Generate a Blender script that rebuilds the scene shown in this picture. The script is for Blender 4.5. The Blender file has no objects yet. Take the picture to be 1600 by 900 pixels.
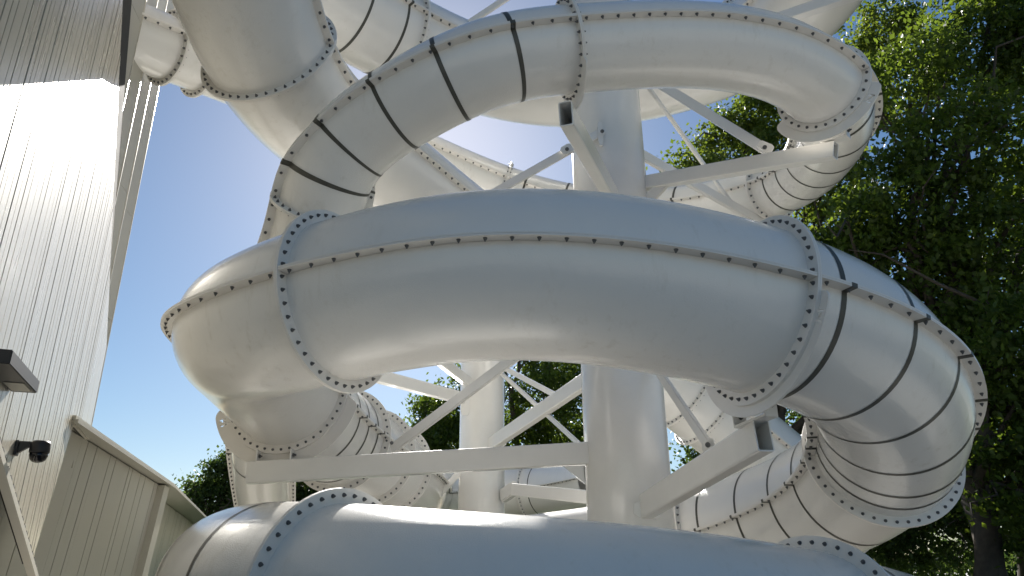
import bpy, bmesh, math, random
import numpy as np
from mathutils import Vector, Matrix

# ------------------------------------------------------------------ camera, sky, sun
scene = bpy.context.scene
C = scene.collection
EYE = 1.7
FOC = 1150.0
def _basis():
    u = np.array([778-800, 450+2517, FOC], float); u /= np.linalg.norm(u)
    f = np.array([0, 0, 1.0]) - u*u[2]; f /= np.linalg.norm(f)
    r = np.cross(u, f)
    return np.array([r, f, u])
RB = _basis()
cam_d = bpy.data.cameras.new('camera'); cam = bpy.data.objects.new('camera', cam_d); C.objects.link(cam)
cam_d.sensor_width = 36; cam_d.lens = 36*FOC/1600; cam_d.clip_end = 3000; cam_d.clip_start = .05
m3 = Matrix([[RB[i][0], RB[i][1], -RB[i][2]] for i in range(3)])
cam.matrix_world = Matrix.Translation((0, 0, EYE)) @ m3.to_4x4()
scene.camera = cam
scene.render.resolution_x, scene.render.resolution_y = 1024, 576

SUN_AZ, SUN_EL = math.radians(-8.0), math.radians(33.0)      # azimuth from +Y towards +X
world = bpy.data.worlds.new('World'); scene.world = world; world.use_nodes = True
wn = world.node_tree; wn.nodes.clear()
sky = wn.nodes.new('ShaderNodeTexSky'); sky.sky_type = 'NISHITA'; sky.sun_disc = False
sky.sun_elevation = SUN_EL; sky.sun_rotation = SUN_AZ
sky.air_density = 1.0; sky.dust_density = .42; sky.ozone_density = 3.0
bg = wn.nodes.new('ShaderNodeBackground'); bg.inputs['Strength'].default_value = .043
wo = wn.nodes.new('ShaderNodeOutputWorld')
hsv = wn.nodes.new('ShaderNodeHueSaturation'); hsv.inputs['Saturation'].default_value = 1.16; hsv.inputs['Hue'].default_value = .496
wn.links.new(sky.outputs[0], hsv.inputs['Color']); wn.links.new(hsv.outputs[0], bg.inputs[0]); wn.links.new(bg.outputs[0], wo.inputs[0])
sd = bpy.data.lights.new('sun', 'SUN'); sd.energy = 5.0; sd.angle = math.radians(.53); sd.color = (1, .96, .90)
sun = bpy.data.objects.new('sun', sd); C.objects.link(sun)
sdir = Vector((math.sin(SUN_AZ)*math.cos(SUN_EL), math.cos(SUN_AZ)*math.cos(SUN_EL), math.sin(SUN_EL)))
sun.rotation_euler = sdir.to_track_quat('Z', 'Y').to_euler(); sun.location = sdir*60
vs = scene.view_settings; vs.view_transform = 'Standard'; vs.look = 'None'; vs.gamma = 1; vs.exposure = 1.12
vs.use_curve_mapping = False

# ------------------------------------------------------------------ helpers
def at(px, py, Y):
    """point in the place at forward distance Y seen towards (px, py) of the survey picture"""
    d = RB @ np.array([px-800, 450-py, FOC]); d = d/d[1]*Y
    return Vector((d[0], d[1], d[2]+EYE))

def mat(name, col, rough=.5, metal=0, bump=0, bscale=40, var=0, vscale=2, coat=0, spec=.5, col2=None, stretch=None):
    m = bpy.data.materials.new(name); m.use_nodes = True
    nt = m.node_tree; b = nt.nodes['Principled BSDF']
    b.inputs['Base Color'].default_value = (*col, 1); b.inputs['Roughness'].default_value = rough
    b.inputs['Metallic'].default_value = metal; b.inputs['Coat Weight'].default_value = coat
    b.inputs['Coat Roughness'].default_value = .09; b.inputs['Specular IOR Level'].default_value = spec
    if bump or var:
        tc = nt.nodes.new('ShaderNodeTexCoord'); src = tc.outputs['Object']
        if stretch:
            mp = nt.nodes.new('ShaderNodeMapping'); mp.inputs['Scale'].default_value = stretch
            nt.links.new(src, mp.inputs[0]); src2 = mp.outputs[0]
        else: src2 = src
    if var:
        n = nt.nodes.new('ShaderNodeTexNoise'); n.inputs['Scale'].default_value = vscale
        n.inputs['Detail'].default_value = 6; n.inputs['Roughness'].default_value = .65
        nt.links.new(src2, n.inputs['Vector'])
        r = nt.nodes.new('ShaderNodeValToRGB'); r.color_ramp.elements[0].position = .3; r.color_ramp.elements[1].position = .72
        c2 = col2 or tuple(c*(1-var) for c in col)
        r.color_ramp.elements[0].color = (*c2, 1); r.color_ramp.elements[1].color = (*col, 1)
        nt.links.new(n.outputs['Fac'], r.inputs[0]); nt.links.new(r.outputs[0], b.inputs['Base Color'])
        mr = nt.nodes.new('ShaderNodeMapRange'); mr.inputs['To Min'].default_value = rough*1.08; mr.inputs['To Max'].default_value = rough*.94
        nt.links.new(n.outputs['Fac'], mr.inputs[0]); nt.links.new(mr.outputs[0], b.inputs['Roughness'])
    if bump:
        n2 = nt.nodes.new('ShaderNodeTexNoise'); n2.inputs['Scale'].default_value = bscale; n2.inputs['Detail'].default_value = 3
        nt.links.new(src, n2.inputs['Vector'])
        bp = nt.nodes.new('ShaderNodeBump'); bp.inputs['Strength'].default_value = bump; bp.inputs['Distance'].default_value = .004
        nt.links.new(n2.outputs['Fac'], bp.inputs['Height']); nt.links.new(bp.outputs[0], b.inputs['Normal'])
    return m

def streaks(m):
    """faint run-off stains that hang down from joints and seams"""
    nt = m.node_tree; b = nt.nodes['Principled BSDF']; src = b.inputs['Base Color'].links[0].from_socket
    tc = nt.nodes.new('ShaderNodeTexCoord'); mp = nt.nodes.new('ShaderNodeMapping'); mp.inputs['Scale'].default_value = (7, 7, .9)
    n = nt.nodes.new('ShaderNodeTexNoise'); n.inputs['Scale'].default_value = 1.4; n.inputs['Detail'].default_value = 7; n.inputs['Roughness'].default_value = .7
    n2 = nt.nodes.new('ShaderNodeTexNoise'); n2.inputs['Scale'].default_value = .55; n2.inputs['Detail'].default_value = 2
    r = nt.nodes.new('ShaderNodeValToRGB'); r.color_ramp.elements[0].position = .54; r.color_ramp.elements[1].position = .78
    r2 = nt.nodes.new('ShaderNodeValToRGB'); r2.color_ramp.elements[0].position = .42; r2.color_ramp.elements[1].position = .68
    mu = nt.nodes.new('ShaderNodeMath'); mu.operation = 'MULTIPLY'; mu2 = nt.nodes.new('ShaderNodeMath'); mu2.operation = 'MULTIPLY'; mu2.inputs[1].default_value = .55
    mx = nt.nodes.new('ShaderNodeMixRGB'); mx.inputs['Color2'].default_value = (.50, .46, .38, 1)
    L = nt.links.new; L(tc.outputs['Object'], mp.inputs[0]); L(mp.outputs[0], n.inputs['Vector']); L(tc.outputs['Object'], n2.inputs['Vector'])
    L(n.outputs['Fac'], r.inputs[0]); L(n2.outputs['Fac'], r2.inputs[0]); L(r.outputs[0], mu.inputs[0]); L(r2.outputs[0], mu.inputs[1]); L(mu.outputs[0], mu2.inputs[0])
    L(mu2.outputs[0], mx.inputs[0]); L(src, mx.inputs['Color1']); L(mx.outputs[0], b.inputs['Base Color'])
M_GEL = mat('white_gelcoat', (.80, .785, .75), .20, bump=.5, bscale=115, var=.045, vscale=.9, coat=.35)
streaks(M_GEL)
M_FLANGE = mat('flange_gelcoat', (.78, .755, .71), .38, bump=.1, bscale=90, var=.06, vscale=3)
M_STEEL = mat('white_painted_steel', (.80, .785, .75), .22, bump=.04, bscale=60, var=.07, vscale=2.2, coat=.3)
M_BAND = mat('dark_translucent_band', (.085, .083, .068), .45, var=.35, vscale=9)
M_BOLT = mat('galvanised_bolt', (.15, .155, .16), .5, metal=.4, var=.3, vscale=60)
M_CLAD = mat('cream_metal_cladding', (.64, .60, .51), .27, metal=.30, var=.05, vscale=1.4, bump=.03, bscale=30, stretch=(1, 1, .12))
M_CLADB = mat('cream_band_cladding', (.44, .42, .36), .5, metal=.0, var=.06, vscale=1.2)  # darker than the boards; the shade on the bands is in the colour
M_GAP = mat('dark_joint_backing', (.035, .034, .03), .9, var=.2, vscale=5)
M_WING = mat('beige_metal_planks', (.44, .42, .355), .42, metal=.08, var=.07, vscale=1.1, stretch=(1, 1, .2))
M_TRIM = mat('beige_roof_trim', (.56, .535, .47), .4, var=.06, vscale=2)
M_BLACK = mat('black_casing', (.007, .0075, .010), .45, var=.2, vscale=8)
M_DOME = mat('smoked_dome', (.004, .004, .006), .06, var=.1, vscale=3)
M_LENS = mat('frosted_lamp_cover', (.32, .31, .27), .4, var=.15, vscale=6)
M_PAVE = mat('pale_concrete_paving', (.47, .452, .412), .85, var=.3, vscale=.8, bump=.2, bscale=25)
M_TANWALL = mat('tan_render', (.47, .43, .33), .8, var=.1, vscale=2)

def link(o, parent=None):
    C.objects.link(o)
    if parent is not None: o.parent = parent
    return o
def empty(name, loc, label, cat, group=None):
    o = bpy.data.objects.new(name, None); o.empty_display_size = .2; C.objects.link(o); o.location = loc
    o['label'] = label; o['category'] = cat
    if group: o['group'] = group
    return o
def mesh_np(name, verts, faces, m, smooth=False):
    me = bpy.data.meshes.new(name); me.from_pydata([tuple(map(float, v)) for v in verts], [], faces); me.materials.append(m)
    if smooth: me.polygons.foreach_set('use_smooth', [True]*len(me.polygons))
    me.update(); return me
def child(name, me, parent):
    """mesh given in world coordinates, parented to an unrotated empty (or a part of one)"""
    o = bpy.data.objects.new(name, me)
    off = Vector((0, 0, 0)); p = parent
    while p is not None: off += p.location; p = p.parent
    o.data.transform(Matrix.Translation(-off)) if not me.get('shared') else None
    return link(o, parent)
def world_off(p):
    off = Vector((0, 0, 0))
    while p is not None: off += p.location; p = p.parent
    return off

class Geo:
    def __init__(s): s.v = []; s.f = []
    def add(s, v, f):
        n = len(s.v); s.v += [tuple(map(float, x)) for x in v]; s.f += [tuple(i+n for i in q) for q in f]
    def box(s, c, ax, h):
        c = Vector(c); a = [Vector(x) for x in ax]
        v = [c + a[0]*(h[0]*i) + a[1]*(h[1]*j) + a[2]*(h[2]*k) for i in (-1, 1) for j in (-1, 1) for k in (-1, 1)]
        s.add(v, [(0, 1, 3, 2), (4, 6, 7, 5), (0, 4, 5, 1), (2, 3, 7, 6), (0, 2, 6, 4), (1, 5, 7, 3)])
    def prism(s, poly, d):
        """poly: list of points, extruded by vector d"""
        n = len(poly); d = Vector(d); v = [Vector(p) for p in poly] + [Vector(p)+d for p in poly]
        s.add(v, [tuple(range(n))[::-1], tuple(range(n, 2*n))] + [(i, (i+1) % n, n+(i+1) % n, n+i) for i in range(n)])
    def build(s, name, m, parent=None, smooth=False, bevel=0):
        me = mesh_np(name, s.v, s.f, m, smooth)
        bm = bmesh.new(); bm.from_mesh(me); bmesh.ops.recalc_face_normals(bm, faces=bm.faces)
        if bevel: bmesh.ops.bevel(bm, geom=bm.edges[:], offset=bevel, segments=2, affect='EDGES', clamp_overlap=True)
        bm.to_mesh(me); bm.free()
        return child(name, me, parent)

def frame_axes(d):
    d = Vector(d).normalized(); s = d.cross(Vector((0, 0, 1)))
    s = Vector((1, 0, 0)) if s.length < 1e-4 else s.normalized()
    return d, s, s.cross(d)
def loft(rings, close_ends=False):
    n = len(rings[0]); v = [p for r in rings for p in r]; f = []
    for i in range(len(rings)-1):
        for j in range(n): f.append((i*n+j, i*n+(j+1) % n, (i+1)*n+(j+1) % n, (i+1)*n+j))
    if close_ends: f += [tuple(range(n))[::-1], tuple(range((len(rings)-1)*n, len(rings)*n))]
    return v, f
def rrect(w, h, r, k=3):
    pts = []
    for cx, cy, a0 in ((w/2-r, h/2-r, 0), (-w/2+r, h/2-r, 90), (-w/2+r, -h/2+r, 180), (w/2-r, -h/2+r, 270)):
        for i in range(k+1):
            a = math.radians(a0+90*i/k); pts.append((cx+r*math.cos(a), cy+r*math.sin(a)))
    return pts
def hollow_beam(name, p, q, w, h, parent, m=None, t=.012, cap=False):
    """rolled hollow section from p to q, mouths left open as on the real beams"""
    p = Vector(p); q = Vector(q); d, s, u = frame_axes(q-p)
    o = rrect(w, h, min(w, h)*.13); i = rrect(w-2*t, h-2*t, min(w, h)*.08)
    ring = lambda pts, c: [c + s*a + u*b for a, b in pts]
    n = len(o); v = ring(o, p)+ring(o, q)+ring(i, p)+ring(i, q); f = []
    for j in range(n):
        k = (j+1) % n
        f += [(j, k, n+k, n+j), (2*n+k, 2*n+j, 3*n+j, 3*n+k), (k, j, 2*n+j, 2*n+k), (n+j, n+k, 3*n+k, 3*n+j)]
    return child(name, mesh_np(name, v, f, m or M_STEEL), parent)
def flat_bar(name, p, q, w, t, parent, m=None, roll=0):
    p = Vector(p); q = Vector(q); d, s, u = frame_axes(q-p)
    if roll: R = Matrix.Rotation(roll, 3, d); s = R @ s; u = R @ u
    g = Geo(); g.box((p+q)/2, (d, s, u), ((q-p).length/2, t/2, w/2))
    return g.build(name, m or M_STEEL, parent, bevel=min(t, w)*.18)

# bolt: washer, hexagon nut, thread stub along +Z
def bolt_geo():
    v = []; f = []
    def cyl(r0, r1, z0, z1, n, ph=0):
        b = len(v)
        for r, z in ((r0, z0), (r1, z1)):
            for i in range(n): a = 2*math.pi*i/n+ph; v.append((r*math.cos(a), r*math.sin(a), z))
        for i in range(n): f.append((b+i, b+(i+1) % n, b+n+(i+1) % n, b+n+i))
        f.append(tuple(b+n+i for i in range(n)))
    cyl(.0170, .0170, 0, .004, 10); cyl(.0138, .0128, .004, .016, 6); cyl(.0070, .0062, .016, .028, 6)
    return np.array(v), f
BV, BF = bolt_geo()
BOLT_ME = mesh_np('bolt', BV, BF, M_BOLT); BOLT_ME['shared'] = 1
def bolt_mats(P, A):
    """matrix with Z along A at P"""
    q = Vector(A).to_track_quat('Z', 'Y'); return Matrix.Translation(P) @ q.to_matrix().to_4x4()
def joined_bolts(name, mats, parent):
    if not mats: return
    n = len(BV); off = np.array(world_off(parent)); V = []; F = []
    for k, mm in enumerate(mats):
        a = np.array(mm); V.append(BV @ a[:3, :3].T + a[:3, 3] - off)
        F += [tuple(i+k*n for i in q) for q in BF]
    me = mesh_np(name, np.concatenate(V), F, M_BOLT); o = bpy.data.objects.new(name, me); o['kind'] = 'stuff'
    return link(o, parent)

# ------------------------------------------------------------------ ground
g = bpy.data.meshes.new('ground'); S_ = 900
g.from_pydata([(-S_, -S_, 0), (S_, -S_, 0), (S_, S_, 0), (-S_, S_, 0)], [], [(0, 1, 2, 3)]); g.materials.append(M_PAVE)
o = bpy.data.objects.new('ground', g); C.objects.link(o); o['kind'] = 'structure'
M_NEAR = mat('bounce_cut_paving', (.22, .212, .195), .85, var=.3, vscale=2.5, bump=.4, bscale=30)
M_BOUNCE_BED = mat('bounce_cut_mulch', (.075, .062, .042), .95, var=.5, vscale=6, bump=.6, bscale=30)
M_BOUNCE_LAWN = mat('bounce_cut_lawn', (.065, .095, .03), .9, var=.45, vscale=1.5, bump=.6, bscale=40)
def sheet(name, pts, z, m):
    me = bpy.data.meshes.new(name); me.from_pydata([(x, y, z) for x, y in pts], [], [tuple(range(len(pts)))]); me.materials.append(m)
    q = bpy.data.objects.new(name, me); C.objects.link(q); q['kind'] = 'structure'
sheet('path', [(-60, -9), (60, -9), (60, 3.6), (-60, 3.6)], .004, M_NEAR)  # out of view; dark ground added so less light bounces onto the coils
sheet('bounce_cut_lawn', [(-60, 17.5), (-3, 17.0), (6, 15.5), (9, 9.0), (16, 3), (90, -4), (90, 120), (-60, 120)], .004, M_BOUNCE_LAWN)  # unseen; added dark to cut bounced light at the back and under trees
sheet('bounce_cut_bed', [(2.6, 11.2), (5.2, 9.6), (8.5, 7.5), (9.4, 9.2), (6.2, 15.8), (2.0, 16.2)], .008, M_BOUNCE_BED)  # unseen dark patch, added to dim the underside of the tube above

# ------------------------------------------------------------------ tube slides
def bspline(P, u):
    P = np.asarray(P, float); P = np.concatenate([[2*P[0]-P[1]], P, [2*P[-1]-P[-2]]])
    u = np.atleast_1d(np.asarray(u, float)); i = np.clip(np.floor(u).astype(int), 0, len(P)-4); t = (u-i)[:, None]
    a, b, c, d = P[i], P[i+1], P[i+2], P[i+3]
    return ((1-t)**3*a+(3*t**3-6*t**2+4)*b+(-3*t**3+3*t**2+3*t+1)*c+t**3*d)/6

class Path:
    def __init__(s, P, r):
        s.P = np.array(P, float)+[0, 0, EYE]; s.r = r; s.U = len(P)-1
        s.u = np.linspace(0, s.U, 60*s.U+1); s.X = bspline(s.P, s.u)
        s.L = np.concatenate([[0], np.cumsum(np.linalg.norm(np.diff(s.X, axis=0), axis=1))])
    def len_at(s, u): return float(np.interp(u, s.u, s.L))
    def frame(s, l):
        l = np.atleast_1d(l); u = np.interp(l, s.L, s.u); e = 1e-3
        X = bspline(s.P, u); T = bspline(s.P, np.clip(u+e, 0, s.U))-bspline(s.P, np.clip(u-e, 0, s.U))
        T /= np.linalg.norm(T, axis=1, keepdims=True)
        n = np.cross(T, [0, 0, 1.0]); n /= np.linalg.norm(n, axis=1, keepdims=True)
        return X, T, n, np.cross(n, T)

def tube_mesh(path, l0, l1, r, m, segs=48, step=.10, name='tube_shell'):
    k = max(2, int((l1-l0)/step)+1); X, T, n, b = path.frame(np.linspace(l0, l1, k))
    a = np.linspace(0, 2*np.pi, segs, endpoint=False)
    V = X[:, None]+r*(np.cos(a)[None, :, None]*n[:, None]+np.sin(a)[None, :, None]*b[:, None])
    v, f = loft([list(x) for x in V]); return mesh_np(name, v, f, m, True)
def strip_mesh(path, l0, l1, prof, m, name, step=.10):
    """closed profile [(n, b), ...] swept along the path"""
    k = max(2, int((l1-l0)/step)+1); X, T, n, b = path.frame(np.linspace(l0, l1, k))
    g = Geo()
    for pr in prof:
        V = [[X[i]+n[i]*p+b[i]*q for p, q in pr] for i in range(k)]
        g.add(*loft(V, True))
    return g
def ring_geo(path, l, ri, ro, t0, t1, segs=72):
    X, T, n, b = [q[0] for q in path.frame(l)]
    a = np.linspace(0, 2*np.pi, segs, endpoint=False); g = Geo()
    d = np.cos(a)[:, None]*n+np.sin(a)[:, None]*b
    R = [X+ri*d+T*t0, X+ro*d+T*t0, X+ro*d+T*t1, X+ri*d+T*t1]; v = np.concatenate(R); N = segs; f = []
    for i in range(N):
        j = (i+1) % N
        for p in range(4): q = (p+1) % 4; f.append((p*N+i, p*N+j, q*N+j, q*N+i))
    g.add(v, f); return g

CAMV = np.array([0, 0, EYE])
def cam_px(P):
    c = (np.asarray(P)-CAMV) @ RB
    return 800+FOC*c[0]/max(c[2], .01), 450-FOC*c[1]/max(c[2], .01), c[2]

def saddle(path, l, t, a0, a1, ri, w, parent, glyph=True, end='hi'):
    """crescent support plate bolted behind a joint flange, maker's mark cut through one horn"""
    X, T, n, b = [q[0] for q in path.frame(l)]
    na = int(abs(a1-a0)*ri/.018); nr = 9; cells = {}
    GL = ['X...X', 'XX..X', 'X.X.X', 'X..XX', 'X...X']
    bm = bmesh.new(); vv = {}
    def V(i, j):
        if (i, j) not in vv:
            s = i/na; e = min(s, 1-s)*na*.018; taper = min(1, math.sqrt(max(0, 1-(1-min(1, e/(w*.6)))**2))*.9+.1)
            a = a0+(a1-a0)*s; rr = ri+w*taper*j/nr
            p = X+T*t+rr*(math.cos(a)*n+math.sin(a)*b); vv[i, j] = bm.verts.new(p)
        return vv[i, j]
    g0 = na-13 if end == 'hi' else 8
    for i in range(na):
        for j in range(nr):
            if glyph and 0 <= i-g0 < 5 and 0 <= j-2 < 5 and GL[j-2][i-g0] == 'X': continue
            bm.faces.new((V(i, j), V(i+1, j), V(i+1, j+1), V(i, j+1)))
    bmesh.ops.recalc_face_normals(bm, faces=bm.faces)
    bmesh.ops.solidify(bm, geom=bm.faces[:], thickness=.016)
    me = bpy.data.meshes.new('saddle_plate'); bm.to_mesh(me); bm.free(); me.materials.append(M_FLANGE)
    return child('saddle_plate', me, parent)

def make_slide(root, P, r, joints, bands, lo=0.0, hi=None, fl=.088, band_w=.042, seam_step=.165, ring_step=.106, near=0, quick=False, band_mat=None):
    path = Path(P, r); hi = path.U if hi is None else hi
    cuts = [path.len_at(lo)]+[path.len_at(u) for u in joints]+[path.len_at(hi)]
    cand = []
    for a, b_ in zip(cuts[:-1], cuts[1:]):
        sec = child('tube_section', tube_mesh(path, a, b_, r, M_GEL, segs=56 if r > .6 else 44), root)
        for sd_ in (1, -1):
            pr = [[(sd_*(r-.012), z0), (sd_*(r+fl), z0), (sd_*(r+fl), z1), (sd_*(r-.012), z1)] for z0, z1 in ((.001, .015), (-.015, -.001))]
            strip_mesh(path, a+.018, b_-.018, pr, M_FLANGE, 'seam').build('seam_flange', M_FLANGE, sec)
            L = b_-a; k = max(2, int(round((L-.12)/seam_step))); ls = np.linspace(a+.08, b_-.08, k)
            X, T, n, bb = path.frame(ls)
            for i in range(k):
                q = X[i]+sd_*n[i]*(r+fl*.56)
                cand.append((q-bb[i]*.015, -bb[i], sec, X[i]))
    for u in joints:
        l = path.len_at(u); sec = None
        jf = ring_geo(path, l, r-.01, r+fl+.004, -.017, -.001); jf.add(*(lambda q: (q.v, q.f))(ring_geo(path, l, r-.01, r+fl+.004, .001, .017)))
        jo = jf.build('joint_flange', M_FLANGE, root)
        N = int(2*math.pi*(r+.05)/ring_step); X, T, n, bb = [q[0] for q in path.frame(l)]
        for i in range(N):
            a = 2*math.pi*(i+.5)/N; d = math.cos(a)*n+math.sin(a)*bb
            if abs(math.sin(a))*r < .03: continue
            for s2 in (1, -1): cand.append((X+d*(r+fl*.55)+T*.017*s2, T*s2, jo, X))
    for u in bands:
        l = path.len_at(u); w2 = band_w/2
        tm = tube_mesh(path, l-w2, l+w2, r+.003, band_mat or M_BAND, segs=64, step=.015, name='dark_band')
        bo = child('dark_band', tm, root)
        for sd_ in (1, -1):
            pr = [[(sd_*r, -.018), (sd_*(r+fl+.003), -.018), (sd_*(r+fl+.003), .018), (sd_*r, .018)]]
            strip_mesh(path, l-w2, l+w2, pr, M_BAND, 'x', step=.02).build('band_strap', band_mat or M_BAND, bo)
    # bolts: the ones that show largest are objects, the others one part each
    single = []; rest = {}
    for P_, A, par, X in cand:
        px, py, dep = cam_px(P_); toc = CAMV-np.array(P_)
        vis = dep > .3 and -20 < px < 1620 and -20 < py < 920 and np.dot(P_-X, CAMV-X) > -.25*r and np.dot(A, toc) > 0
        (single if vis else rest.setdefault(par.name, [])).append((np.linalg.norm(toc), P_, A, par))
    single.sort(key=lambda c: c[0])
    for c in single[near:]: rest.setdefault(c[3].name, []).append(c)
    for d_, P_, A, par in single[:near]:
        o = bpy.data.objects.new('bolt', BOLT_ME); link(o, par)
        o.matrix_local = Matrix.Translation(-world_off(par)) @ bolt_mats(Vector(P_), A)
    for nm, cs in rest.items():
        joined_bolts('bolts', [bolt_mats(Vector(c[1]), c[2]) for c in cs], cs[0][3])
    return path

P_M = [[2.203, 19.107, 2.19], [1.208, 20.852, 2.164], [-0.086, 21.617, 2.138], [-1.367, 21.284, 2.096], [-2.162, 20.052, 1.996], [-2.338, 18.371, 1.84], [-2.148, 16.557, 1.69], [-2.001, 14.686, 1.633], [-2.235, 12.672, 1.757], [-2.9, 10.39, 2.0], [-3.12, 7.99, 2.56], [-2.4, 6.275, 2.06], [-0.248, 5.467, 2.40], [1.831, 5.584, 2.06], [3.264, 6.307, 1.801], [4.053, 7.669, 1.239], [3.935, 9.441, 0.791], [2.937, 11.043, 0.48], [1.186, 11.798, 0.22], [-0.823, 11.448, 0.0], [-2.445, 10.144, -0.12], [-3.056, 8.27, -0.142], [-2.23, 6.462, -0.085], [-0.88, 5.375, -0.253], [0.706, 5.222, -0.377], [2.267, 5.936, -0.535], [3.623, 7.358, -0.76]]
P_T = [[-5.5, 18.2, -0.191], [-4.62, 14.2, 1.12], [-3.62, 10.3, 2.3], [-2.722, 8.186, 2.968], [-2.118, 7.294, 3.497], [-1.972, 6.873, 3.996], [-1.61, 6.694, 4.385], [-0.933, 6.402, 4.657], [-0.122, 6.165, 4.938], [0.809, 6.319, 5.155], [1.835, 6.45, 5.323], [2.811, 6.566, 5.29], [3.581, 6.969, 5.177], [4.081, 7.773, 5.208], [4.344, 8.844, 5.437], [4.434, 9.952, 5.617], [3.968, 10.894, 5.778], [2.881, 11.683, 5.893], [1.439, 12.218, 6.18], [-0.11, 12.268, 6.672], [-1.674, 11.635, 7.116], [-3.233, 10.376, 7.231], [-4.757, 8.52, 6.965], [-6.266, 6.112, 6.26]]
P_TL = [[-2.7, 4.62, 6.69], [-2.81, 5.52, 5.92], [-2.77, 6.46, 5.47], [-2.55, 7.41, 5.29], [-2.25, 8.41, 5.39], [-1.78, 9.44, 5.48], [-1.04, 10.49, 5.29], [0.11, 11.46, 4.77], [1.73, 12.35, 3.88], [3.78, 13.22, 2.54], [6.2, 14.14, 0.7]]
P_U = [[-5.3, 4.68, 7.86], [-3.56, 7.14, 7.62], [-1.89, 9.03, 7.62], [-0.33, 10.35, 7.82], [1.12, 11.06, 8.08], [2.42, 11.08, 8.26], [3.5, 10.5, 8.24], [4.25, 9.43, 8.03], [4.52, 7.98, 7.86], [4.18, 6.17, 7.93]]

raft = empty('tube_slide', (.6, 8.8, 0), 'wide white tube slide coiling round the thick column at its lowest two turns', 'water slide')
path_m = make_slide(raft, P_M, .70, [1.58, 3.57, 7.75, 8.15, 8.6, 9.37, 11.4, 13.17, 15.17, 17.1, 20.0, 22.67, 25.0],
                    [1.3, 4.5, 5.3, 6.2, 8.7, 8.85, 9.0, 9.17, 13.32, 13.72, 14.12, 14.57, 14.88, 15.05, 15.28, 15.68, 16.05, 16.47, 16.9, 21.75, 22.2, 25.25], near=290, fl=.105)
body = empty('tube_slide', (1, 8.5, 0), 'narrow white tube slide looping above the wide coil and running from the cream building', 'water slide')
path_t = make_slide(body, P_T, .45, [.92, 2.6, 4.45, 8.767, 12.10, 15.53, 17.4, 19.03, 21.84, 22.03],
                    [1.6, 4.98, 5.667, 6.58, 7.385, 8.14, 12.6, 13.1, 13.65, 14.2, 14.7, 15.17, 16.88, 18.28, 18.8], near=290)
chute = empty('tube_slide', (0, 9, 0), 'wide plain white tube slide without dark bands, dropping diagonally behind the coils', 'water slide')
path_c = make_slide(chute, P_TL, .70, [2.267, 8.63, 8.82, 9.45], [], near=60)
upper = empty('tube_slide', (1, 9, 0), 'wide white tube slide passing highest of all behind the thick column', 'water slide')
path_u = make_slide(upper, P_U, .70, [2.12, 4.6, 6.6], [1.72, 1.98], near=40)

# support saddles under the joints that rest on beams
R_ = math.radians
saddle(path_m, path_m.len_at(9.37), -.03, R_(185), R_(350), .775, .20, raft, end='hi')
saddle(path_m, path_m.len_at(13.17), .03, R_(186), R_(352), .775, .12, raft, end='hi')
saddle(path_t, path_t.len_at(12.10), .03, R_(200), R_(342), .53, .13, body, end='hi')
saddle(path_t, path_t.len_at(8.767), .0, R_(225), R_(315), .53, .10, body, glyph=False)

# ------------------------------------------------------------------ columns with their arms and braces
def column(name, x, y, r, top, label):
    root = empty(name, (x, y, 0), label, 'column', None)
    a = np.linspace(0, 2*np.pi, 72, endpoint=False)
    rings = [[(x+r*math.cos(t), y+r*math.sin(t), z) for t in a] for z in (0, 3.0, 6.0, 9.0, top)]
    v, f = loft(rings, True); child('shaft', mesh_np('shaft', v, f, M_STEEL, False), root)
    me = root.children[0].data; me.polygons.foreach_set('use_smooth', [len(p.vertices) == 4 for p in me.polygons])
    g = Geo(); rg = [[(x+rr*math.cos(t), y+rr*math.sin(t), z) for t in a] for rr, z in ((r+.25, 0.004), (r+.25, .04), (r-.01, .04))]
    g.add(*loft(rg)); g.build('base_plate', M_STEEL, root)
    return root
colA = column('steel_column', 1.41, 9.3, .52, 13.0, 'thick white round steel column inside the coils')
colB = column('steel_column', -.63, 15.0, .455, 9.0, 'slimmer white round steel column standing behind the thick one')
def cbolt(P, parent, s=1.6):
    P = Vector(P); d = (Vector((0, 0, EYE))-P).normalized()
    o = bpy.data.objects.new('bolt', BOLT_ME); link(o, parent); o.matrix_local = Matrix.Translation(-world_off(parent)) @ bolt_mats(P, d) @ Matrix.Scale(s, 4)
def plate(name, c, d, u, hw, hh, t, parent):
    d = Vector(d).normalized(); u = Vector(u).normalized(); n = d.cross(u).normalized(); u = n.cross(d)
    g = Geo(); pts = [Vector(c)+d*(hw*a)+u*(hh*b)-n*t/2 for a, b in ((-1, -.6), (-.6, -1), (.6, -1), (1, -.6), (1, .6), (.6, 1), (-.6, 1), (-1, .6))]
    g.prism(pts, n*t); return g.build(name, M_STEEL, parent)

# arms of the thick column
b1 = hollow_beam('beam', at(884, 177, 6.35), at(962, 318, 9.0), .145, .27, colA)
b2 = hollow_beam('beam', at(1306, 235, 7.3), at(1000, 288, 9.2), .13, .20, colA)
b3 = hollow_beam('beam', at(1193, 680, 6.1), at(1000, 797, 9.0), .15, .27, colA)
b4 = hollow_beam('beam', at(388, 739, 9.3), at(930, 708, 9.2), .16, .27, colA)
hollow_beam('beam', at(1345, -12, 7.3), at(965, 112, 9.1), .12, .15, colA)
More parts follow.
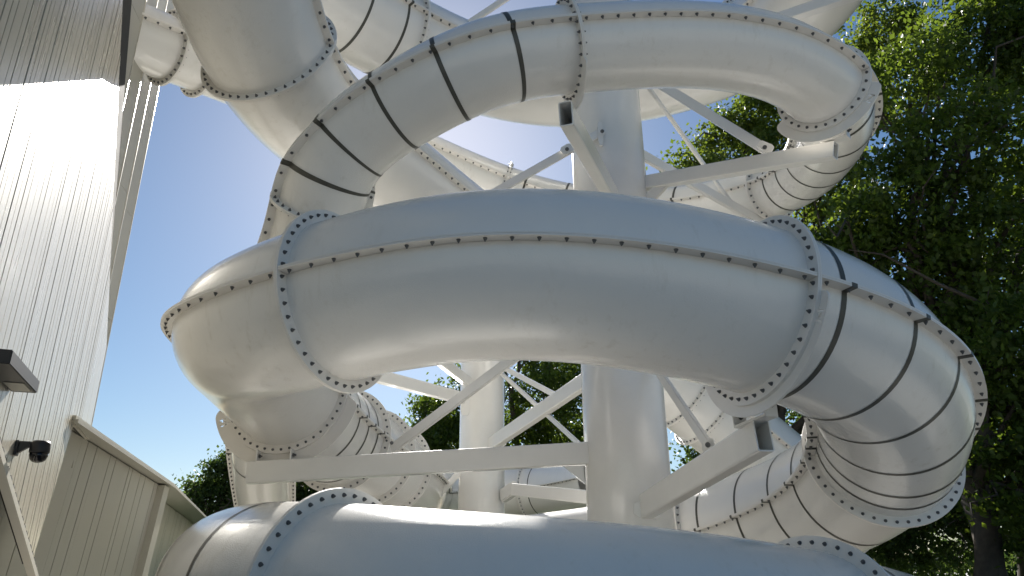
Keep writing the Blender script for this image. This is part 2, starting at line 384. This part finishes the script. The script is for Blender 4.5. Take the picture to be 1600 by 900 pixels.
# braces
flat_bar('brace', at(612, 702, 10.9), at(905, 483, 9.1), .15, .06, colA)
flat_bar('brace', at(1112, 703, 7.6), at(1005, 545, 9.1), .12, .05, colA)
flat_bar('brace', at(1200, 236, 8.05), at(985, 103, 9.2), .13, .06, colA)
flat_bar('brace', at(1146, 322, 10.4), at(1010, 132, 9.5), .07, .05, colA)
flat_bar('brace', at(1205, 356, 10.6), at(985, 232, 9.3), .17, .07, colA)
flat_bar('brace', at(640, 376, 8.4), at(944, 204, 8.80), .11, .05, colA)
flat_bar('brace', at(724, 42, 9.3), at(905, -78, 9.3), .10, .06, colA)
flat_bar('brace', at(1008, 318, 9.1), at(1042, 282, 8.9), .17, .05, colA)
plate('gusset', at(886, 233, 8.62), at(900, 224, 8.62)-at(880, 236, 8.62), (0, 0, 1), .085, .065, .02, colA)
plate('gusset', at(938, 209, 8.76), (0, 0, 1), (1, 0, 0), .19, .035, .03, colA)
plate('gusset', at(1196, 229, 7.92), at(1206, 234, 7.92)-at(1186, 226, 7.92), (0, 0, 1), .10, .06, .02, colA)
plate('gusset', at(1108, 697, 7.50), at(1120, 690, 7.4)-at(1096, 704, 7.6), (0, 0, 1), .09, .06, .02, colA)
plate('gusset', at(1012, 797, 8.78), (1, 0, -.1), (0, 0, 1), .16, .09, .03, colA)
g_ = Geo(); g_.prism([at(880, 728, 9.15), at(912, 728, 9.15), at(914, 756, 9.15)], (0, .03, 0)); g_.build('gusset', M_STEEL, colA)
for p in ((886, 233, 8.58), (941, 205, 8.7), (1195, 230, 7.88), (1106, 695, 7.45), (1016, 796, 8.7), (612, 692, 10.75)): cbolt(at(*p), colA)
# clevis between the right-hand saddle and its arm
def clevis(p, q, w, parent, up=(0, 0, 1)):
    p = Vector(p); q = Vector(q); d = (q-p).normalized(); u = Vector(up); n = d.cross(u).normalized(); g = Geo()
    L = (q-p).length
    g.box((p+q)/2, (d, n, u), (L/2, w/2, .010))
    for c in (p, q): g.box(c+u*.075, (d, n, u), (.010, w/2, .085))
    g.build('clevis', M_STEEL, parent, bevel=.004)
    for c, s in ((p, -1), (q, -1)):
        P = c+u*.085-n*(w/2)*0+d*(.012 if c is q else .012)
        o = bpy.data.objects.new('bolt', BOLT_ME); link(o, parent); o.matrix_local = Matrix.Translation(-world_off(parent)) @ bolt_mats(P, d) @ Matrix.Scale(1.5, 4)
clevis(at(1157, 668, 6.3), at(1205, 649, 6.0), .15, colA)
clevis(at(402, 724, 9.3), at(455, 722, 9.3), .14, colA)
clevis(at(1285, 224, 7.4), at(1325, 214, 7.2), .12, colA)
# arms and braces of the slimmer column
hollow_beam('beam', at(768, 694, 14.6), at(925, 588, 12.0), .15, .25, colB)
hollow_beam('beam', at(560, 580, 12.6), at(740, 627, 14.9), .15, .23, colB)
hollow_beam('beam', at(668, 548, 13.2), at(745, 608, 14.9), .14, .20, colB)
hollow_beam('beam', at(803, 765, 14.2), at(930, 778, 12.6), .14, .22, colB)
flat_bar('bracket', at(786, 775, 14.7), at(806, 762, 14.2), .26, .14, colB)
flat_bar('brace', at(782, 572, 14.7), at(884, 626, 12.9), .10, .05, colB)
flat_bar('brace', at(782, 582, 14.7), at(925, 712, 12.0), .08, .05, colB)
flat_bar('brace', at(730, 725, 14.8), at(655, 808, 14.9), .12, .06, colB)
plate('gusset', at(727, 632, 14.62), (0, 0, 1), (1, 0, 0), .22, .09, .02, colB)
plate('gusset', at(780, 690, 14.5), (1, 0, 0), (0, 0, 1), .14, .10, .02, colB)
for p in ((777, 688, 14.42), (872, 617, 12.95)): cbolt(at(*p), colB)

# ------------------------------------------------------------------ cream tower with board cladding
FA = Vector((-3.65, 5.0, 0)); FB = Vector((-5.6, 10.0, 0)); FD = (FB-FA).normalized(); FN = Vector((FD.y, -FD.x, 0))
def fac_s(px, py):
    d = RB @ np.array([px-800, 450-py, FOC]); t = (FN.x*FA.x+FN.y*FA.y)/(FN.x*d[0]+FN.y*d[1])
    p = Vector((d[0]*t, d[1]*t, 0)); return (p-FA).dot(FD), d[2]*t+EYE
def fpt(s, z, off=0): return Vector((FA.x+FD.x*s+FN.x*off, FA.y+FD.y*s+FN.y*off, z))
tower = empty('cream_building', (-6.0, 7.5, 0), 'tall cream building clad in narrow vertical metal boards beside the slides', 'building')
px_l = [9, 20, 29, 37, 46, 53, 63, 71, 77, 84, 90, 94, 98, 103, 107.5, 111, 115, 119, 123, 127, 130, 133, 136, 139, 142, 145, 147.5, 150, 152, 154.5, 157, 159, 161, 163, 165, 167, 169, 171]
ss = [fac_s(p, 440)[0] for p in px_l]
random.seed(4); first = []; s = ss[0]
for w in (.21, .10, .22, .085, .20, .12, .24, .09, .2, .13, .25, .1, .2, .22, .1, .25, .2): s -= w; first.append(s)
ss = first[::-1]+ss
s_corner = fac_s(167, 540)[0]; s1, z1 = fac_s(167, 525); s2, z2 = fac_s(192, 0)
ss = [s for s in ss if s < s_corner-.05]+[s_corner]
ss2 = []
for a, b in zip(ss[:-1], ss[1:]):
    ss2.append(a)
    if b-a > .17: ss2.append(a+(b-a)*random.uniform(.42, .62))
ss = ss2+[s_corner]
diag = lambda s: z1+(z2-z1)*(s-s1)/(s2-s1)          # sloping top edge of the board layer
s_w, z_w = fac_s(116, 660)                          # where the wing meets
# lower edge: sloping trim from (0,735) to (48,895)
tb0 = fac_s(-60, 535); tb1 = fac_s(50, 900); tb = lambda s: max(0.02, tb0[1]+(tb1[1]-tb0[1])*(s-tb0[0])/(tb1[0]-tb0[0]))
s_b, z_b = fac_s(45, 895); EAVE = 3.28
def bot(s):
    if s > s_w: return EAVE
    return max(tb(s), z_b+(EAVE-z_b)*(s-s_b)/(s_w-s_b))
for a, b in zip(ss[:-1], ss[1:]):
    g_ = .0065; a2, b2_ = a+g_, b-g_; dz = random.uniform(-.002, .003)
    poly = [fpt(a2, bot(a2), dz), fpt(b2_, bot(b2_), dz), fpt(b2_, min(14, diag(b2_)), dz), fpt(a2, min(14, diag(a2)), dz)]
    G = Geo(); G.prism(poly, -FN*.028); o = G.build('board', M_CLAD, tower)
# dark backing behind the joints
G = Geo(); a, b = ss[0], s_corner-.01; s_m = s_b-.05
G.prism([fpt(a, tb(a)+.01, -.03), fpt(s_m, bot(s_m)+.02, -.03), fpt(s_w, EAVE+.01, -.03), fpt(b, EAVE+.01, -.03), fpt(b, diag(b)-.02, -.03), fpt(a, 13.9, -.03)], -FN*.03); G.build('joint_backing', M_GAP, tower)
# wide bands set back above the sloping edge, ending at the true corner
OFF = -.075
def band_s(px, py):
    d = RB @ np.array([px-800, 450-py, FOC]); c = FN.x*FA.x+FN.y*FA.y+OFF; t = c/(FN.x*d[0]+FN.y*d[1])
    return (Vector((d[0]*t, d[1]*t, 0))-FA).dot(FD)
bl = [band_s(150, 150), band_s(198, 140), band_s(217, 140), band_s(233, 140), band_s(247.5, 140)]
zz = ((2.9, 5.0), (5.0, 6.6), (6.6, 8.3), (8.3, 14))
for i, (a, b) in enumerate(zip(bl[:-1], bl[1:])):
    for za, zb in zz:
        G = Geo(); G.prism([fpt(a+.004, za+.004, OFF-.23*(b-a)), fpt(b-.004, za+.004, OFF), fpt(b-.004, zb-.004, OFF), fpt(a+.004, zb-.004, OFF-.23*(b-a))], -FN*.05); G.build('band_panel', M_CLADB, tower)  # faces tilted off the sun so that the bands fall in shade
    G = Geo(); G.box(fpt(b, 8.45, OFF-.005), (FD, FN, (0, 0, 1)), (.010, .012, 5.54)); G.build('band_trim', M_CLAD, tower)  # bar added to catch the sun as a bright line at the band edge
G = Geo(); G.prism([fpt(bl[0], 2.9, OFF-.40), fpt(bl[-1]-.15, 2.9, OFF-.40), fpt(bl[-1]-.15, 14, OFF-.40), fpt(bl[0], 14, OFF-.40)], -FN*.1); G.build('band_backing', M_GAP, tower)
# body of the building behind the cladding
G = Geo(); q = [fpt(ss[0], 0, -1.6), fpt(s_corner-.02, 0, -1.6), fpt(s_corner-.02, 0, -1.6)-FN*9, fpt(ss[0], 0, -1.6)-FN*9]
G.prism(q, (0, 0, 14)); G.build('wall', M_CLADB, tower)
G = Geo(); q = [fpt(bl[-1]-.03, 0, -.24), fpt(bl[-1]-.03, 0, -1.59), fpt(bl[-1]-.10, 0, -1.59), fpt(bl[-1]-.10, 0, -.24)]
G.prism([p_+Vector((0, 0, EAVE)) for p_ in q], (0, 0, 10.6)); G.build('corner_return', M_CLAD, tower)
# sloping trim and the recessed tan wall under it
G = Geo(); d = (fpt(tb1[0], tb1[1])-fpt(tb0[0], tb0[1])).normalized(); nn = FN.cross(d)
G.box((fpt(tb0[0], tb0[1], .01)+fpt(tb1[0], tb1[1], .01))/2, (d, FN, nn), ((fpt(*tb1)-fpt(*tb0)).length/2+.3, .035, .028)); G.build('sloping_trim', M_TRIM, tower)
G = Geo()
for i in range(26):
    t = i/25; G.box(fpt(tb0[0]+(tb1[0]-tb0[0])*t, tb0[1]+(tb1[1]-tb0[1])*t+.085, .006), (d, FN, nn), (.035, .012, .018))
G.build('vent_slots', M_GAP, tower)
G = Geo(); G.prism([fpt(ss[0], .01, -.42), fpt(s_b-.3, .01, -.42), fpt(s_b-.3, 3, -.42), fpt(ss[0], 3, -.42)], -FN*.05); G.build('recess_wall', M_TANWALL, tower)
for s in (tb0[0]+.35, tb0[0]+.9, tb0[0]+1.35, tb0[0]+1.7):
    G = Geo(); G.box(fpt(s, .7, -.2), (FD, FN, (0, 0, 1)), (.012, .2, .69)); G.build('recess_mullion', M_TRIM, tower)
for z in (.55, 1.0, 1.5):
    G = Geo(); G.box(fpt((ss[0]+s_b-.6)/2, z, -.2), (FD, FN, (0, 0, 1)), ((s_b-.6-ss[0])/2, .19, .012)); G.build('recess_rail', M_TRIM, tower)

# ------------------------------------------------------------------ low wing with planks and eaves
wing = empty('low_wing', (-6, 11, 0), 'low beige wing with vertical planks and sloping eaves under the tall cream building', 'building')
def eav(px, py):
    d = RB @ np.array([px-800, 450-py, FOC]); k = 1.6/d[2]; return Vector((d[0]*k, d[1]*k, 1.6+EYE))
E0, E1, E2 = eav(118, 656), eav(272, 760), eav(326, 813)
LEAN = .087
def wing_run(A, B, widths, ov, start=0):
    D = (B-A); D.z = 0; L = D.length; D.normalize(); N = Vector((D.y, -D.x, 0))
    P = lambda s, z, o=0: A+D*s+N*(-ov-LEAN*(A.z-.05-z)+o)+Vector((0, 0, z-A.z))
    s = start; i = 0
    while s < L-.02:
        w = min(widths[i % len(widths)], L-s); e = .011; o_ = (0, .003, -.002)[i % 3]
        G = Geo(); q = [P(s+e, 0, o_), P(s+w-e, 0, o_), P(s+w-e, A.z-.02, o_), P(s+e, A.z-.02, o_)]; G.prism(q, -N*.03); G.build('plank', M_WING, wing)
        s += w; i += 1
    G = Geo(); q = [P(start, 0, -.035), P(L, 0, -.035), P(L, A.z-.02, -.035), P(start, A.z-.02, -.035)]; G.prism(q, -N*.2); G.build('joint_backing', M_GAP, wing)
    G = Geo(); z = A.z; q = [A+N*.0, B+N*.0, B-N*(ov+.6), A-N*(ov+.6)]; G.prism(q, (0, 0, .05)); G.build('soffit', M_WING, wing)
    G = Geo(); q = [A+N*.03+Vector((0, 0, -.03)), B+N*.03+Vector((0, 0, -.03)), B+N*.001+Vector((0, 0, -.03)), A+N*.001+Vector((0, 0, -.03))]; G.prism(q, (0, 0, .04)); G.build('fascia', M_WING, wing)
    return P, L, N, D
W_ = [.55, .5, .58, .62, .50, .27, .42, .17, .58, .33, .36, .55, .22, .36, .28, .40, .31]
Pw, Lw, Nw, Dw = wing_run(E0, E1, W_, .20, -1.63)
G = Geo(); q = [Pw(Lw-.5, 0, .12), Pw(Lw, 0, .12), Pw(Lw, E0.z-.03, .12), Pw(Lw-.5, E0.z-.03, .12)]; G.prism(q, -Nw*.19); G.build('pier', M_WING, wing)
E2 = E1+(E2-E1)*1.5
wing_run(E1+Vector((0, 0, -.002)), E2, [.62, .4, .5, .3, .7, .45], .55)
G = Geo(); G.prism([E0-Nw*.86, E1-Nw*.86, E2-Nw*1.2, E2-Nw*5, E0-Nw*.9+Dw*.5-Nw*.5], (0, 0, .04)); G.build('roof', M_TRIM, wing)

# ------------------------------------------------------------------ lamp and camera on the cream boards
s_l, z_l = fac_s(22, 598)
lamp = empty('wall_lamp', fpt(s_l, z_l, 0), 'black box wall lamp fixed on the cream boards above the dome camera', 'lamp')
G = Geo(); G.box(fpt(s_l-.50, z_l-.03, .09), (FD, FN, (0, 0, 1)), (.46, .088, .05)); G.build('housing', M_BLACK, lamp, bevel=.006)
G = Geo(); G.box(fpt(s_l-.25, z_l-.082, .09), (FD, FN, (0, 0, 1)), (.14, .065, .004)); G.build('lamp_cover', M_LENS, lamp)
s_c, z_c = fac_s(24, 700)
cctv = empty('security_camera', fpt(s_c, z_c, 0), 'black dome security camera on a bracket arm on the cream boards', 'camera')
K_ = .74
G = Geo(); G.box(fpt(s_c, z_c, .012), (FD, FN, (0, 0, 1)), (.06*K_, .012, .08*K_)); G.build('wall_plate', M_BLACK, cctv, bevel=.003)
G = Geo(); G.prism([fpt(s_c-.035*K_, z_c+dz*K_, dn*K_) for dz, dn in ((.075, .03), (.075, .30), (.02, .30), (.01, .12), (-.06, .03))], FD*.07*K_); G.build('arm', M_BLACK, cctv, bevel=.004)
def lathe(c, prof, n=28):
    rings = [[Vector(c)+Vector((r*math.cos(2*math.pi*i/n), r*math.sin(2*math.pi*i/n), z))*K_ for i in range(n)] for r, z in prof]
    return loft(rings, True)
cc = fpt(s_c, z_c, .235*K_)
v, f = lathe(cc, [(.02, .09), (.085, .085), (.10, .06), (.102, -.03), (.096, -.045)]); child('camera_body', mesh_np('camera_body', v, f, M_BLACK, True), cctv)
v, f = lathe(cc, [(.094, -.045), (.092, -.08), (.078, -.118), (.05, -.142), (.015, -.152)]); child('dome', mesh_np('dome', v, f, M_DOME, True), cctv)

# ------------------------------------------------------------------ trees
def leaf_mat(name, ca, cb, tr):
    m = bpy.data.materials.new(name); m.use_nodes = True; nt = m.node_tree; nt.nodes.clear()
    out = nt.nodes.new('ShaderNodeOutputMaterial'); at_ = nt.nodes.new('ShaderNodeAttribute'); at_.attribute_name = 'tint'
    r = nt.nodes.new('ShaderNodeValToRGB'); r.color_ramp.elements[0].color = (*ca, 1); r.color_ramp.elements[1].color = (*cb, 1)
    nt.links.new(at_.outputs['Fac'], r.inputs[0])
    p = nt.nodes.new('ShaderNodeBsdfPrincipled'); p.inputs['Roughness'].default_value = .42; p.inputs['Specular IOR Level'].default_value = .25
    nt.links.new(r.outputs[0], p.inputs['Base Color'])
    t = nt.nodes.new('ShaderNodeBsdfTranslucent'); hs = nt.nodes.new('ShaderNodeHueSaturation'); hs.inputs['Hue'].default_value = .475; hs.inputs['Saturation'].default_value = 1.15; hs.inputs['Value'].default_value = tr
    nt.links.new(r.outputs[0], hs.inputs['Color']); nt.links.new(hs.outputs[0], t.inputs['Color'])
    mx = nt.nodes.new('ShaderNodeMixShader'); mx.inputs[0].default_value = .48
    nt.links.new(p.outputs[0], mx.inputs[1]); nt.links.new(t.outputs[0], mx.inputs[2]); nt.links.new(mx.outputs[0], out.inputs[0])
    return m
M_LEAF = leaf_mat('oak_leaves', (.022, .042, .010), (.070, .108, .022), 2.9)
M_LEAF3 = leaf_mat('sun_lightened_leaves', (.036, .064, .014), (.10, .14, .03), 2.4)  # lighter green: the sun on this tree is put into its leaf colour
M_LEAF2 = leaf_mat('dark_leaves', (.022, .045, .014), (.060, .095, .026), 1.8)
M_BARK = mat('rough_bark', (.075, .062, .048), .9, bump=.8, bscale=18, var=.45, vscale=6)

def limb(g, pts, r0, r1, n=7):
    pts = [Vector(p) for p in pts]; k = len(pts); rings = []
    for i, p in enumerate(pts):
        d = (pts[min(i+1, k-1)]-pts[max(i-1, 0)]).normalized(); _, s, u = frame_axes(d); r = r0+(r1-r0)*i/(k-1)
        rings.append([p+s*r*math.cos(2*math.pi*j/n)+u*r*math.sin(2*math.pi*j/n) for j in range(n)])
    g.add(*loft(rings, True))
def wobble(rng, p, q, k, amp):
    p = np.array(p); q = np.array(q); t = np.linspace(0, 1, k)[:, None]; X = p+(q-p)*t
    X += rng.normal(0, amp, X.shape)*np.sin(np.pi*t)*np.linalg.norm(q-p); X[:, 2] += amp*2*np.sin(np.pi*t[:, 0])*np.linalg.norm(q-p); return X

def tree(name, base, trunk_h, tr, blobs, n, size, seed, label, m, group=None, spread=.62):
    rng = np.random.default_rng(seed); base = np.array(base, float)
    root = empty(name, base, label, 'tree', group)
    g = Geo(); top = base+[rng.normal(0, .3), rng.normal(0, .3), trunk_h]
    limb(g, wobble(rng, base, top, 6, .015), tr, tr*.62, 10)
    B = [np.array(b, float) for b in blobs]; tips = []
    for b in B:
        c = b[:3]; k = rng.uniform(.45, 1); st = base+(top-base)*k
        X = wobble(rng, st, c, 6, .06); limb(g, X, tr*.46, tr*.10)
        for _ in range(6):
            e = c+rng.normal(0, 1, 3)*b[3:6]*.75; Y = wobble(rng, X[rng.integers(2, 6)], e, 5, .07); limb(g, Y, tr*.16, tr*.025, 5); tips.append(e)
    g.build('trunk', M_BARK, root, smooth=True)
    # leaves gather in sprays through the volume of every limb's foliage
    vol = np.array([b[3]*b[4]*b[5] for b in B])**(2/3); vol /= vol.sum()
    ns = max(24, n//58); which = rng.choice(len(B), ns, p=vol); BA = np.array(B)
    d = rng.normal(0, 1, (ns, 3)); d /= np.linalg.norm(d, axis=1, keepdims=True); rad = rng.uniform(.30, 1.08, (ns, 1))**spread
    sc = BA[which, :3]+d*rad*BA[which, 3:6]; sr = rng.uniform(.20, .50, ns)*size/.15
    per = rng.integers(26, 90, ns); idx = np.repeat(np.arange(ns), per); N = len(idx)
    c = sc[idx]+rng.normal(0, 1, (N, 3))*sr[idx][:, None]*[.62, .62, .40]
    ax = rng.normal(0, 1, (N, 3)); ax[:, 2] -= .35; ax /= np.linalg.norm(ax, axis=1, keepdims=True)
    nr = rng.normal(0, 1, (N, 3)); nr[:, 2] += .9; sd_ = np.cross(ax, nr); sd_ /= np.linalg.norm(sd_, axis=1, keepdims=True)
    nr = np.cross(sd_, ax); L = (size*rng.uniform(.6, 1.25, N))[:, None]; Wd = L*rng.uniform(.26, .36, (N, 1))
    V = np.stack([c-ax*L*.5, c+sd_*Wd-ax*L*.05+nr*L*.06, c+ax*L*.5, c-sd_*Wd-ax*L*.05+nr*L*.06], 1).reshape(-1, 3)-base
    me = bpy.data.meshes.new('crown'); me.vertices.add(4*N); me.vertices.foreach_set('co', V.ravel())
    tri = (np.array([0, 1, 2, 0, 2, 3])[None]+4*np.arange(N)[:, None]).ravel()
    me.loops.add(6*N); me.loops.foreach_set('vertex_index', tri); me.polygons.add(2*N)
    me.polygons.foreach_set('loop_start', np.arange(0, 6*N, 3))
    me.update(calc_edges=True); me.materials.append(m)
    a = me.attributes.new('tint', 'FLOAT', 'POINT'); tint = np.clip(rng.uniform(0, 1, ns)[idx]*.6+rng.uniform(0, .4, N), 0, 1); a.data.foreach_set('value', np.repeat(tint, 4))
    o = bpy.data.objects.new('crown', me); link(o, root)
    return root
def blobs_px(lst):
    out = []
    for px, py, Y, rx, ry, rz in lst: p = at(px, py, Y); out.append((*p, rx, ry, rz))
    return out
G1 = 'trees behind the slides'
tree('broadleaf_tree', (11.2, 18.5, 0), 6.5, .42, blobs_px([(1420, 130, 18, 1.7, 1.7, 1.3), (1540, 60, 18.5, 2, 2, 1.6), (1500, 230, 17, 2, 1.8, 1.4), (1400, 330, 18, 1.7, 1.8, 1.3), (1560, 380, 17.5, 2, 1.8, 1.5), (1460, 470, 18.5, 1.8, 1.8, 1.3), (1590, 540, 17, 1.9, 1.8, 1.4), (1330, 400, 19, 1.3, 1.5, 1.1), (1560, 680, 18, 1.8, 1.6, 1.2), (1680, 300, 18, 2, 2, 2), (1690, 600, 18, 2, 2, 2), (1560, -90, 19, 2.2, 2.2, 1.8), (1650, 100, 18, 2, 2, 2), (1640, 780, 18, 1.8, 1.8, 1.2)]),
     72000, .19, 11, 'tall dense broadleaf tree filling the side beyond the coils, its thick limbs showing', M_LEAF, G1)
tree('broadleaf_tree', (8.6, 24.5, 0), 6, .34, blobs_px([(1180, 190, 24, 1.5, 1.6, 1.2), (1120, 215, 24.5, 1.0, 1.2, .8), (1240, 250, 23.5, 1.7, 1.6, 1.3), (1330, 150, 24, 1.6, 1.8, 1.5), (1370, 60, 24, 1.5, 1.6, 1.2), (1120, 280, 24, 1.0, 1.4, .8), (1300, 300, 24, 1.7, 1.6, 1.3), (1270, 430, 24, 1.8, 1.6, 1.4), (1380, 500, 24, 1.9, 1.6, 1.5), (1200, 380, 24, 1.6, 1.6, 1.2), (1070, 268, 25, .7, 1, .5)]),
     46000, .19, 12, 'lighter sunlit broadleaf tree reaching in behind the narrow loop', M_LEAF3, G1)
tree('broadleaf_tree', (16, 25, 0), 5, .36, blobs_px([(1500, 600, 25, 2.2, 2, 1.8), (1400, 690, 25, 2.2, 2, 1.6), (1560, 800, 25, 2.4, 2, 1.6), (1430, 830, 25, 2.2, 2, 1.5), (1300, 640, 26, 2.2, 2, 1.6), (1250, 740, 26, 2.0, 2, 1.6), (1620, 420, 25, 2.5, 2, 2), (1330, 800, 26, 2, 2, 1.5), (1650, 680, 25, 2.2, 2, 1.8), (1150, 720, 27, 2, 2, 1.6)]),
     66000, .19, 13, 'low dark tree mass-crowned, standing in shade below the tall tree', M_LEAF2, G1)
tree('broadleaf_tree', (.5, 30, 0), 4, .3, blobs_px([(720, 640, 30, 1.4, 1.4, 1.2), (850, 630, 29, 1.7, 1.4, 1.6), (870, 560, 30, 1.8, 1.4, 1.4), (700, 700, 30, 1.5, 1.4, 1.1), (800, 690, 30, 1.6, 1.4, 1.3), (900, 700, 30, 1.6, 1.4, 1.2), (760, 590, 30, 1.1, 1.2, .9), (800, 520, 30, 1.6, 1.4, 1.2)]),
     36000, .17, 14, 'round-topped green tree seen between the two columns', M_LEAF, G1)
tree('broadleaf_tree', (-3.6, 31, 0), 3, .22, blobs_px([(660, 690, 31, .9, 1, .9), (640, 740, 31, 1, 1, .8), (668, 640, 31, .6, .8, .6), (700, 750, 31, 1.2, 1, .8)]),
     9000, .17, 15, 'small green tree beside the slimmer column', M_LEAF, G1)
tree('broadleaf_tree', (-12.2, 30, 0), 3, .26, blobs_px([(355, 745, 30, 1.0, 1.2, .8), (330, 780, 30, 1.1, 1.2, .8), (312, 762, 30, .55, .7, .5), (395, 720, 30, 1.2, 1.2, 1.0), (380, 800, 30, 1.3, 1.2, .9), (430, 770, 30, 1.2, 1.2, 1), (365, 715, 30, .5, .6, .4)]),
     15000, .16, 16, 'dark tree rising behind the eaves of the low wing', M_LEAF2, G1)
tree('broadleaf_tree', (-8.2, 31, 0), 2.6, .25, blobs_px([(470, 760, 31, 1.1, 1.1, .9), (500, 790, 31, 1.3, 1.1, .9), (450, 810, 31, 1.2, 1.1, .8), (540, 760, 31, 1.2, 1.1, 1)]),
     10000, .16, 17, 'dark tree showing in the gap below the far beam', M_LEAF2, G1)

# ------------------------------------------------------------------ far hedge closing the horizon
def leaf_mass(name, centre_fn, n, size, seed, m):
    rng = np.random.default_rng(seed); c = centre_fn(rng, n)
    ax = rng.normal(0, 1, (n, 3)); ax /= np.linalg.norm(ax, axis=1, keepdims=True); nr = rng.normal(0, 1, (n, 3)); sd_ = np.cross(ax, nr); sd_ /= np.linalg.norm(sd_, axis=1, keepdims=True)
    L = size*rng.uniform(.6, 1.3, (n, 1)); V = np.stack([c-ax*L*.5, c+sd_*L*.35, c+ax*L*.5, c-sd_*L*.35], 1).reshape(-1, 3)
    me = bpy.data.meshes.new(name); me.from_pydata(V.tolist(), [], [(4*i, 4*i+1, 4*i+2, 4*i+3) for i in range(n)]); me.materials.append(m)
    a = me.attributes.new('tint', 'FLOAT', 'POINT'); a.data.foreach_set('value', np.repeat(rng.uniform(0, 1, n), 4))
    o = bpy.data.objects.new(name, me); o['kind'] = 'stuff'; o['label'] = 'low dark hedge far behind the trees'; o['category'] = 'hedge'; C.objects.link(o); return o
def hedge_pts(rng, n):
    x = rng.uniform(-26, 46, n); top = 2.5+.35*np.sin(x*.9)+.25*np.sin(x*2.3+1)+.2*np.sin(x*5.1)
    return np.stack([x, 40+rng.normal(0, .8, n), top*rng.uniform(0, 1, n)**.6], 1)
leaf_mass('hedge', hedge_pts, 30000, .3, 31, M_LEAF2)
